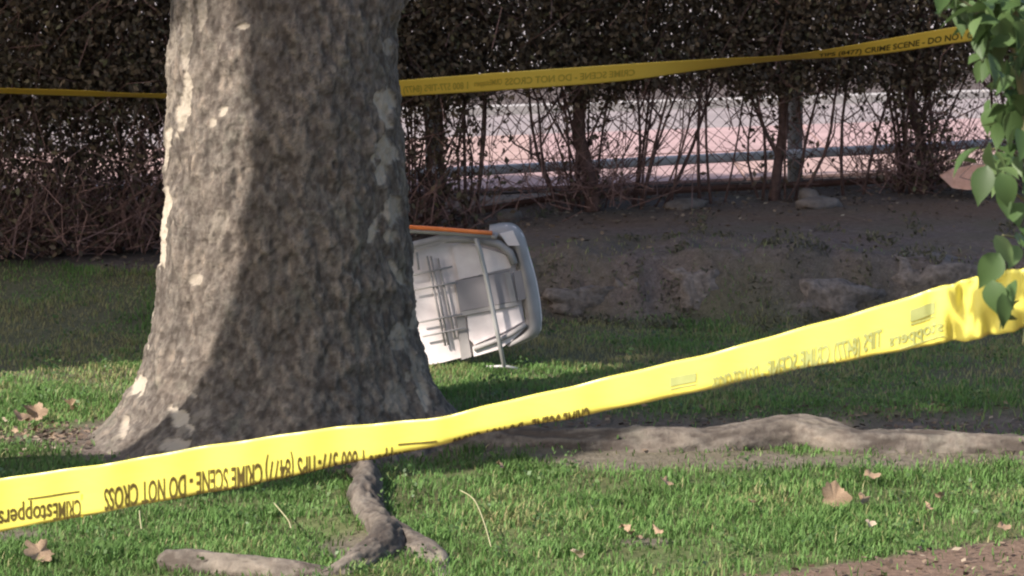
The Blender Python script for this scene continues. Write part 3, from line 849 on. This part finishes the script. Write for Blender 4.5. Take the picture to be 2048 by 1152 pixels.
put_text(near, ntp, "TIPS (8477) CRIME SCENE -", 1522, 1764, .38, .68, M['ink_pale'], "faded_lettering", True, False, .0018)
for xl, xr in ((1340, 1392), (1820, 1872)):
    put_bar(near, ntp, xl, xr, .22 if xl > 1500 else .26, .42, M['ink_pale'], "faded_logo_block", .0018)
    put_bar(near, ntp, xl, xr, .45, .475, M['ink_pale'], "faded_logo_line", .0018)
put_text(near, ntp, "stoppers", 1778, 1886, .50, .72, M['ink_pale'], "faded_lettering", True, False, .0018)
put_bar(near, ntp, 1800, 1890, .80, .825, M['ink_pale'], "faded_logo_line", .0018)

farT = empty("barrier_tape", (0, 13.2, .72))
tag(farT, "crime scene tape, backlit amber tone painted in, strung in front of the hedge, behind the trunk", "tape")
ftop = smooth_poly([(-200, 172), (0, 176), (150, 180), (305, 187), (560, 182), (795, 161), (1000, 145), (1250, 128), (1420, 118), (1560, 111), (1640, 101), (1760, 80), (1900, 55), (1960, 46), (2048, 32), (2200, 5)])
fbot = smooth_poly([(-200, 186), (0, 190), (150, 195), (305, 199), (560, 212), (795, 195), (1000, 182), (1250, 163), (1420, 140), (1560, 124), (1640, 119), (1760, 110), (1900, 89), (1960, 80), (2048, 58), (2200, 38)])
ftp = Tape(ftop, fbot, [(-200, 12.4), (560, 12.6), (1000, 12.95), (2200, 14.0)], .0762, rolled=False)
build_tape(farT, ftp, -200, 2200, M['tape_far'], 200, 12)
put_text(farT, ftp, "TIPS (8477) CRIME SCENE - DO NOT CROSS", 1640, 1990, .42, .80, M['ink'], "lettering", False, False, .0015)
put_text(farT, ftp, "CRIME SCENE - DO NOT CROSS", 1010, 1270, .34, .72, M['ink_olive'], "faded_lettering", True, False, .0015)
put_text(farT, ftp, "1 800 577-TIPS (8477)", 806, 936, .38, .78, M['ink_olive'], "faded_lettering", True, False, .0015)
put_text(farT, ftp, "CRIMEstoppers", 948, 1004, .34, .66, M['ink_olive'], "faded_lettering", True, False, .0015)

# ------------------------------------------------------------------ overturned white cart
CY = 11.3
cart = empty("overturned_cart", (-.12, CY, 0))
tag(cart, "white plastic cart lying tipped over on the grass beside the trunk", "cart")
def cz(zx, zy, d=0.0):
    """from the enlarged crop of the photograph (3.2x, origin 760,400) to the scene; d = metres behind the front"""
    px, py = 760 + zx / 3.2, 400 + zy / 3.2
    x, y, z = U(px, py, CY)
    return (x, y + d + .12 * z, z)
def poly(name, pts, d, th, mat, parent=cart):
    mb = MB(); mb.slab([cz(a, b, d) for a, b in pts], th); return mb.build(name, mat, parent)
def rod(name, pts, r, mat, d=0.0, parent=cart, seg=8):
    mb = MB(); mb.tube([cz(a, b, d) for a, b in pts], r, seg); return mb.build(name, mat, parent, True)
back = poly("back_panel", [(60, 330), (215, 300), (420, 255), (620, 262), (780, 300), (850, 350), (900, 640), (930, 800), (760, 890), (600, 1000), (390, 1052), (250, 1075)], .035, .012, M['plastic'])
poly("upper_panel", [(455, 302), (540, 285), (640, 315), (800, 362), (838, 400), (842, 445), (505, 522)], .018, .012, M['plastic'])
poly("lower_panel", [(556, 748), (888, 688), (912, 788), (800, 850), (605, 932), (570, 900)], .018, .012, M['plastic'])
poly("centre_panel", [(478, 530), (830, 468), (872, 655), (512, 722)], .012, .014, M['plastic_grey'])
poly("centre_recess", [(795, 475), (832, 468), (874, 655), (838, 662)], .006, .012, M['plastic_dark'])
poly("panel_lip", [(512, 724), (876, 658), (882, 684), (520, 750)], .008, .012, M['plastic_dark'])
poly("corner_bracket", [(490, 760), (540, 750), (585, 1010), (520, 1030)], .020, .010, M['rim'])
poly("bottom_flange", [(592, 945), (740, 893), (930, 800), (940, 815), (845, 905), (760, 960), (600, 1005)], .004, .014, M['plastic'])
rod("bottom_rail", [(600, 955), (745, 905), (840, 862), (935, 800)], .0085, M['plastic_dark'], .0)
rod("top_rail", [(120, 330), (240, 295), (380, 262), (500, 258), (640, 268), (760, 292), (830, 345), (862, 420)], .0135, M['plastic_dark'], .0)
poly("top_flange", [(210, 300), (250, 268), (380, 235), (470, 232), (470, 262), (360, 300), (230, 328)], -.010, .010, M['rim'])
# the deep outer rim: a curved skirt from the front edge back
def skirt():
    outer = spline([(700, 205), (790, 190), (860, 200), (915, 260), (955, 400), (985, 500), (1010, 620), (1028, 760), (1022, 850), (985, 890), (900, 925), (830, 950)], 40)
    inner = spline([(690, 270), (760, 265), (820, 300), (858, 350), (880, 430), (900, 520), (918, 620), (935, 740), (935, 800), (915, 850), (870, 890), (810, 930)], 40)
    mb = MB(); v, f = [], []
    for i in range(40):
        v += [cz(*inner[i], .02), cz(*(inner[i] * .5 + outer[i] * .5), -.005), cz(*outer[i], .045), cz(*outer[i], .13)]
    for i in range(39):
        for k in range(3): f.append((4*i+k, 4*i+k+1, 4*i+k+5, 4*i+k+4))
    mb.add(v, f)
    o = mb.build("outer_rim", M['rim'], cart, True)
    md = o.modifiers.new("t", 'SOLIDIFY'); md.thickness = .004
    rod("rim_bead", [tuple(p) for p in outer[4:-1:3]], .0055, M['plastic'], .045)
skirt()
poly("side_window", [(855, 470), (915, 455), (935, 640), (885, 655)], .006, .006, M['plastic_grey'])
poly("corner_gusset", [(765, 225), (850, 205), (895, 300), (820, 300)], -.012, .008, M['plastic'])
for a, b in (((298, 372), (418, 940)), ((322, 372), (438, 935)), ((368, 385), (482, 890)), ((232, 350), (246, 460))):
    rod("slat", [a, ((a[0]+b[0])/2, (a[1]+b[1])/2), b], .0038, M['plastic_dark'], .018)
for a, b in (((180, 497), (462, 438)), ((200, 588), (485, 538)), ((250, 790), (528, 738)), ((270, 880), (552, 824))):
    rod("slat", [a, ((a[0]+b[0])/2, (a[1]+b[1])/2), b], .0032, M['plastic_dark'], .010)
rod("crossbar", [(612, 250), (640, 330), (690, 545), (740, 790), (795, 1055)], .0078, M['steel'], -.030, seg=12)
rod("foot_bar", [(680, 1062), (800, 1056), (880, 1072)], .0055, M['steel'], -.030)
rod("handle_rod", [(60, 190), (200, 200), (480, 215), (735, 238)], .0095, M['steel'], -.028)
rod("handle_strip", [(60, 166), (185, 176), (340, 186), (480, 196), (600, 206), (718, 214)], .0072, M['orange'], -.040)
rod("handle_end", [(715, 232), (750, 240)], .0115, M['plastic_dark'], -.028)

# ------------------------------------------------------------------ near shrub with glossy leaves at the right edge
SHB = (.78, 4.35, 0)
shrub = empty("leafy_shrub", SHB)
tag(shrub, "glossy green leafy shrub hanging into the right edge of the picture", "shrub")
def leaf_mesh(name, tint, curl, wid=.62):
    """pointed oval blade with a folded midrib, unit length along +y"""
    n = 7; v = []; f = []; tv = []
    for i in range(n + 1):
        t = i / n
        w = wid * .5 * (math.sin(math.pi * min(1, t * 1.06) ** .8) ** .9 if 0 < t < 1 else 0)
        z = -curl * t * t
        v += [(-w, t, z + w * .30), (0, t, z), (w, t, z + w * .30)]
        tv += [tint, max(0, tint - .12), tint]
    for i in range(n):
        for k in (0, 1): f.append((3*i+k, 3*i+k+1, 3*i+k+4, 3*i+k+3))
    me = bpy.data.meshes.new(name); me.from_pydata(v, [], f); me.update()
    at = me.attributes.new("tint", 'FLOAT', 'POINT'); at.data.foreach_set("value", np.array(tv, np.float32))
    me.polygons.foreach_set("use_smooth", np.ones(len(me.polygons), dtype=bool)); me.materials.append(M['leaf'])
    return me
LM = [leaf_mesh("leaf", t, c, w) for t, c, w in ((.25, .15, .6), (.5, .25, .66), (.7, .1, .58), (.9, .2, .6), (.4, .35, .7), (.1, .2, .62))]
def place_leaf(p, ln, az, el, roll, g):
    o = inst("leaf", g.choice(LM), shrub)
    o.location = Vector(p) - Vector(SHB); ln *= .86; o.scale = (ln * g.uniform(.75, 1.05), ln, ln)
    o.rotation_euler = (el, roll, az)
    return o
g = random.Random(5)
stems = [  # pixel tracks of twigs with depth
    [(2110, 1250, 4.35), (2090, 800, 4.3), (2070, 420, 4.28), (2040, 150, 4.25), (2020, -60, 4.2), (1990, -300, 4.1)],
    [(2075, 520, 4.3), (2040, 480, 4.28), (2005, 470, 4.26)],
    [(2085, 700, 4.3), (2040, 640, 4.28), (2000, 590, 4.26)],
    [(2062, 330, 4.3), (2010, 300, 4.27), (1965, 300, 4.25)],
    [(2050, 210, 4.28), (2000, 150, 4.25), (1950, 110, 4.22)],
    [(2036, 110, 4.25), (1980, 40, 4.22), (1905, -10, 4.2)],
    [(2075, 420, 4.3), (2030, 385, 4.29), (1985, 350, 4.28)],
    [(2080, 480, 4.3), (2060, 600, 4.3), (2046, 690, 4.3)],
    [(2020, -60, 4.2), (1960, -30, 4.18), (1890, -40, 4.16)]]
for i, st in enumerate(stems):
    pts = spline([U(*q) for q in st], 14)
    mb = MB(); r0 = .009 if i == 0 else .0024
    mb.tube([tuple(p) for p in pts], [r0 * (1 - .5 * k / 13) for k in range(14)], 6)
    mb.build("main_stem" if i == 0 else "twig", M['greenstem'], shrub, True)
def leaf_spray(clusters):
    for (cx, cy, sx, sy, n, D, lo, hi) in clusters:
        for _ in range(n):
            px, py = g.gauss(cx, sx), g.gauss(cy, sy)
            p = U(px, py, D + g.uniform(-.08, .10))
            place_leaf(p, g.uniform(lo, hi), g.uniform(0, 6.28), g.uniform(-1.5, .5), g.uniform(-.9, .9), g)
leaf_spray([(1950, 0, 40, 22, 24, 4.22, .03, .05), (2025, 70, 26, 40, 24, 4.2, .03, .05), (2010, 200, 30, 40, 16, 4.3, .03, .05), (1990, 20, 45, 26, 26, 4.2, .035, .06), (2010, 120, 34, 40, 22, 4.22, .035, .06), (2020, 230, 26, 36, 20, 4.25, .035, .055), (1990, 320, 24, 22, 12, 4.27, .04, .06),
            (2040, 300, 20, 40, 12, 4.3, .035, .055), (2030, 0, 30, 40, 14, 4.3, .04, .06), (2056, 140, 16, 70, 14, 4.3, .04, .06), (2050, 400, 12, 24, 5, 4.3, .035, .05),
            (2036, 470, 14, 14, 6, 4.12, .03, .045), (2040, 640, 14, 20, 4, 4.05, .03, .04)])
# single leaves one can point to
for (px, py, ln, az, el, roll, D) in ((1962, 60, .05, 2.6, -.9, .3, 4.15), (1978, 105, .055, 3.9, -1.0, -.4, 4.14), (1990, 470, .05, 3.3, -1.2, .5, 4.04), (1998, 505, .055, 3.0, -1.25, -.5, 4.02), (1985, 560, .05, 2.9, -1.3, .2, 4.0),
                                      (2005, 585, .05, 3.4, -1.4, .0, 3.98), (2030, 560, .045, 2.2, -.9, .4, 4.0), (2040, 600, .05, 1.7, -.6, .2, 4.0), (1960, 295, .06, 1.9, -.4, .2, 4.2), (1975, 330, .06, 2.8, -1.2, -.2, 4.18), (2000, 345, .055, 3.3, -1.3, .3, 4.16),
                                      (1950, 15, .06, 1.6, -.3, .2, 4.16), (2000, 370, .05, 3.2, -1.2, .2, 4.17)):
    place_leaf(U(px, py, D), ln, az, el, roll, g)
# overhead sprays of the same shrub, above the frame, that dapple the end of the tape
sunv = -SD
def over_spray(px, py, D, dist, n, spread):
    c = Vector(U(px, py, D)) + sunv * dist
    tip = c; base = Vector(U(2005, -250, 4.12))
    mid = (base + tip) / 2 + Vector((0, 0, .18))
    pts = spline([tuple(base), tuple(mid), tuple(tip)], 12)
    mb = MB(); mb.tube([tuple(p) for p in pts], [.006 * (1 - .7 * k / 11) for k in range(12)], 6); mb.build("branch", M['greenstem'], shrub, True)
    for _ in range(n):
        p = c + Vector((g.gauss(0, spread), g.gauss(0, spread * .7), g.gauss(0, spread)))
        place_leaf(p, g.uniform(.04, .06), g.uniform(0, 6.28), g.uniform(-1.2, .6), g.uniform(-.8, .8), g)
over_spray(1985, 610, 4.11, .92, 26, .038)
over_spray(2030, 575, 4.10, .92, 26, .045)
over_spray(2095, 560, 4.08, .95, 24, .05)

# ------------------------------------------------------------------ dead leaves, straw
def dead_leaf_mesh(seed, mat, lobes=5):
    g = random.Random(seed); n = 40; v = [(0, 0, 0)]; f = []
    for i in range(n):
        a = 2 * math.pi * i / n
        r = .5 * (.72 + .28 * abs(math.cos(a * lobes / 2 + .4 * math.sin(a + seed))) ** 1.2) * (1 + .16 * g.uniform(-1, 1)) * (1 + .22 * math.sin(a + seed))
        x, y = math.cos(a) * r, math.sin(a) * r * .8
        z = (1.1 if seed % 2 else .4) * x * x + (.3 if seed % 2 else 1.2) * y * y + .09 * math.sin(a * 3 + seed)
        v.append((x, y, z))
    for i in range(n): f.append((0, 1 + i, 1 + (i + 1) % n))
    me = bpy.data.meshes.new("dead_leaf"); me.from_pydata(v, [], f); me.update(); me.materials.append(mat)
    me.polygons.foreach_set("use_smooth", np.ones(len(me.polygons), dtype=bool))
    return me
DLM = [dead_leaf_mesh(s, M['deadleaf'] if s != 3 else M['deadleaf_pale'], (3, 5, 4)[s % 3]) for s in range(6)]
def dead_leaf(px, py, size, tilt, az, label, k, group=None):
    Y = F * (EYE - .025) / (py - HZ); x = (px - 1024) * Y / F
    o = inst("dead_leaf", DLM[k % 6]); o.scale = (size, size, size)
    o.location = (x, Y, float(ground_z(x, Y)) + .032); o.rotation_euler = (tilt, .15, az)
    return tag(o, label, "leaf", group)
for i, (px, py, s, tl, az, lab) in enumerate((
    (1668, 1000, .085, 1.0, .3, "large curled brown leaf on the lawn below the long root"),
    (1722, 1006, .05, 1.2, 1.3, "pale folded leaf right beside the large curled brown leaf"),
    (1738, 958, .045, .6, .4, "pale flat leaf just under the long root"),
    (1150, 1112, .042, .7, 2.0, "small buff leaf lying alone on the lawn, bottom centre"),
    (1332, 968, .04, .8, .8, "small pale leaf near the left part of the long root"),
    (75, 828, .07, 1.1, .2, "tan upright leaf in the litter left of the trunk"),
    (45, 842, .07, .3, 1.0, "long flat tan leaf in the litter left of the trunk"),
    (140, 815, .06, .9, 2.2, "brown leaf nearest the trunk in the left-hand litter"),
    (2003, 1062, .035, .8, .5, "white leaf at the edge of the bare soil, lower right"),
    (1738, 1048, .03, .8, .5, "tiny pale leaf below the folded leaf"),
    (80, 1108, .08, .9, .4, "curled brown leaf at the bottom left corner"),
    (1000, 935, .03, .6, 1.0, "tiny pale leaf beside the start of the long root"))):
    dead_leaf(px, py, s, tl, az, lab, i)
for i in range(16):
    px, py = g.choice(((1240, 1075), (1300, 1060), (1270, 1070), (680, 1095), (60, 870), (110, 860), (1890, 995), (1500, 1010), (1860, 1020))); px += g.gauss(0, 22); py += g.gauss(0, 10)
    dead_leaf(px, py, g.uniform(.02, .034), g.uniform(.2, 1.2), g.uniform(0, 6), "small brown leaf fragment lying in the lawn", (1, 2, 4, 5)[i % 4], "leaf fragments in the lawn")
def straw(pts, label):
    w = []
    for px, py in pts:
        Y = F * (EYE - .05) / (py - HZ); w.append(((px - 1024) * Y / F, Y, .05 + float(ground_z((px-1024)*Y/F, Y))))
    mb = MB(); mb.tube([tuple(p) for p in spline(w, 14)], [.0017] * 13 + [.0008], 6)
    return tag(mb.build("straw_stalk", M['straw'], None, True), label, "stalk")
straw([(920, 978), (948, 1000), (968, 1045), (982, 1092)], "pale bent straw stalk lying on the lawn right of the winding root")
straw([(548, 1010), (575, 1042), (582, 1060)], "short thin straw stalk on the lawn under the printed tape")
straw([(279, 1025), (280, 1040), (283, 1060)], "short white stalk standing just below the tape, left")

# ------------------------------------------------------------------ grass, weeds, litter
def build_grass():
    N = 420000
    y = 7.3 + 5.6 * rng.random(N); half = .162 * y + .45
    x = (rng.random(N) * 2 - 1) * half
    keepw = half / half.max()
    dens = grass_mask(x, y)
    dens = dens * (.75 + .5 * fbm(x * 5, y * 5, 0, 3, 101)) * (1 - .6 * sstep(.12, .30, fbm(x * 2.7, y * 2.2, 0, 4, 151)))
    back_ = sstep(10.3, 11.3, y)
    dens = dens * (1 - .55 * back_ * np.clip(.6 + 1.5 * fbm(x * 1.7, y * 1.7, 0, 4, 121), 0, 1.6))
    # sparse blades even on bare soil
    dens = np.maximum(dens, .03)
    ok = (rng.random(N) < dens * keepw) & (y < 13.0)
    # nothing grows through the trunk
    ok &= np.hypot(x - TX, y - TY) > .52
    x, y = x[ok], y[ok]; n = len(x); back_ = back_[ok]
    z = ground_z(x, y)
    tuft = fbm(x * 4, y * 4, 0, 3, 111)
    h = (.018 + .012 * rng.random(n) + .020 * np.clip(tuft, -1, 1)) * (1 - .3 * back_)
    h = np.clip(h * (.8 + .8 * np.clip(fbm(x * 11, y * 11, 0, 2, 141), -.5, 1)), .008, .07)
    w = .0013 + .0012 * rng.random(n)
    az = rng.random(n) * 2 * math.pi
    lean = h * (.3 + 1.0 * rng.random(n))
    dx_, dy_ = np.cos(az), np.sin(az); sx, sy = -dy_ * w, dx_ * w
    p0 = np.stack([x - sx, y - sy, z - .004], 1); p1 = np.stack([x + sx, y + sy, z - .004], 1)
    mx, my, mz = x + dx_ * lean * .35, y + dy_ * lean * .35, z + h * .62
    p2 = np.stack([mx - sx * .8, my - sy * .8, mz], 1); p3 = np.stack([mx + sx * .8, my + sy * .8, mz], 1)
    p4 = np.stack([x + dx_ * lean, y + dy_ * lean, z + h], 1)
    v = np.stack([p0, p1, p2, p3, p4], 1).reshape(-1, 3)
    b = np.arange(n)[:, None] * 5
    f = np.concatenate([b + np.array([0, 1, 3]), b + np.array([0, 3, 2]), b + np.array([2, 3, 4])], 0)
    dry = fbm(x * 1.7, y * 1.7, 0, 4, 121)
    t = .36 + .19 * rng.normal(size=n) + .55 * fbm(x * 3, y * 3, 0, 3, 131) + .22 * back_ + .75 * back_ * np.clip(dry + .2, 0, 1)
    t = np.where(rng.random(n) < .015 + .11 * back_ * (dry > 0), .97, np.clip(t, 0, .92))
    o = mesh_obj("grass", v, f, M['grass'], None, False, {"tint": np.repeat(t, 5)})
    return tag(o, "short green lawn grass around the roots", "grass", kind="stuff")
build_grass()

def build_weeds():
    n0 = 300
    cy = 7.5 + 4.6 * rng.random(n0); cx = (rng.random(n0) * 2 - 1) * (.155 * cy + .2)
    ok = grass_mask(cx, cy) > .4; cx, cy = cx[ok], cy[ok]
    k = 16
    x = np.repeat(cx, k) + rng.normal(size=len(cx) * k) * .022; y = np.repeat(cy, k) + rng.normal(size=len(cx) * k) * .025
    z = ground_z(x, y) + .012 + .03 * rng.random(len(x))
    v, f, t = leaf_quads(np.stack([x, y, z], 1), .014, rng, 0, .7)
    return tag(mesh_obj("weeds", v, f, M['weed'], None, False, {"tint": t}), "low broad-leaved weeds dotted through the lawn", "weeds", kind="stuff")
build_weeds()

def build_bank_tufts():
    n0 = 60; k = 40
    cx = rng.uniform(.05, 2.5, n0); cy = 12.42 + rng.normal(size=n0) * .16
    cx = np.concatenate([cx, rng.uniform(.1, 2.5, 16)]); cy = np.concatenate([cy, rng.uniform(12.7, 13.9, 16)])
    x = np.repeat(cx, k) + rng.normal(size=len(cx) * k) * .030; y = np.repeat(cy, k) + rng.normal(size=len(cx) * k) * .03
    z = ground_z(x, y) + .002 + .05 * rng.random(len(x)) * np.repeat(rng.uniform(.2, 1, len(cx)), k)
    v, f, t = leaf_quads(np.stack([x, y, z], 1), .024, rng, -.8, .35)
    return tag(mesh_obj("bank_plants", v, f, M['tuft'], None, False, {"tint": t}), "dull low tufts growing on the earth bank", "plants", kind="stuff")
build_bank_tufts()

def build_litter():
    n = 16000
    x = rng.uniform(-3, 3.2, n); y = 11.6 + 3.2 * rng.random(n) + .3 * x
    ok = (grass_mask(x, y) < .5) & (y < fence_y(x) + .1)
    ok &= rng.random(n) < .07 + .7 * sstep(-.5, .6, y - hedge_y(x) + .5)
    x, y = x[ok], y[ok]
    # some at the trunk foot and on the bare soil strip
    m = 1500; x2 = rng.normal(-1.35, .16, m); y2 = rng.normal(9.95, .13, m)
    m3 = 900; x3 = rng.uniform(-.1, 2.0, m3); y3 = rng.normal(10.25, .16, m3)
    m4 = 700; x4 = rng.uniform(.5, 1.8, m4); y4 = rng.uniform(7.4, 8.5, m4)
    k4 = path_mask(x4, y4) > .5
    x = np.concatenate([x, x2[:400], x3, x4[k4]]); y = np.concatenate([y, y2[:400], y3, y4[k4]])
    z = ground_z(x, y) + .006
    v, f, t = leaf_quads(np.stack([x, y, z], 1), .026, rng, 0, .6)
    v[:, 2] = np.repeat(z, 4) + (v[:, 2] - np.repeat(z, 4)) * .45 + .004
    t = t ** 1.6
    return tag(mesh_obj("leaf_litter", v, f, M['litter'], None, False, {"tint": t}), "brown leaf litter and crumbs on the bare soil", "litter", kind="stuff")
build_litter()
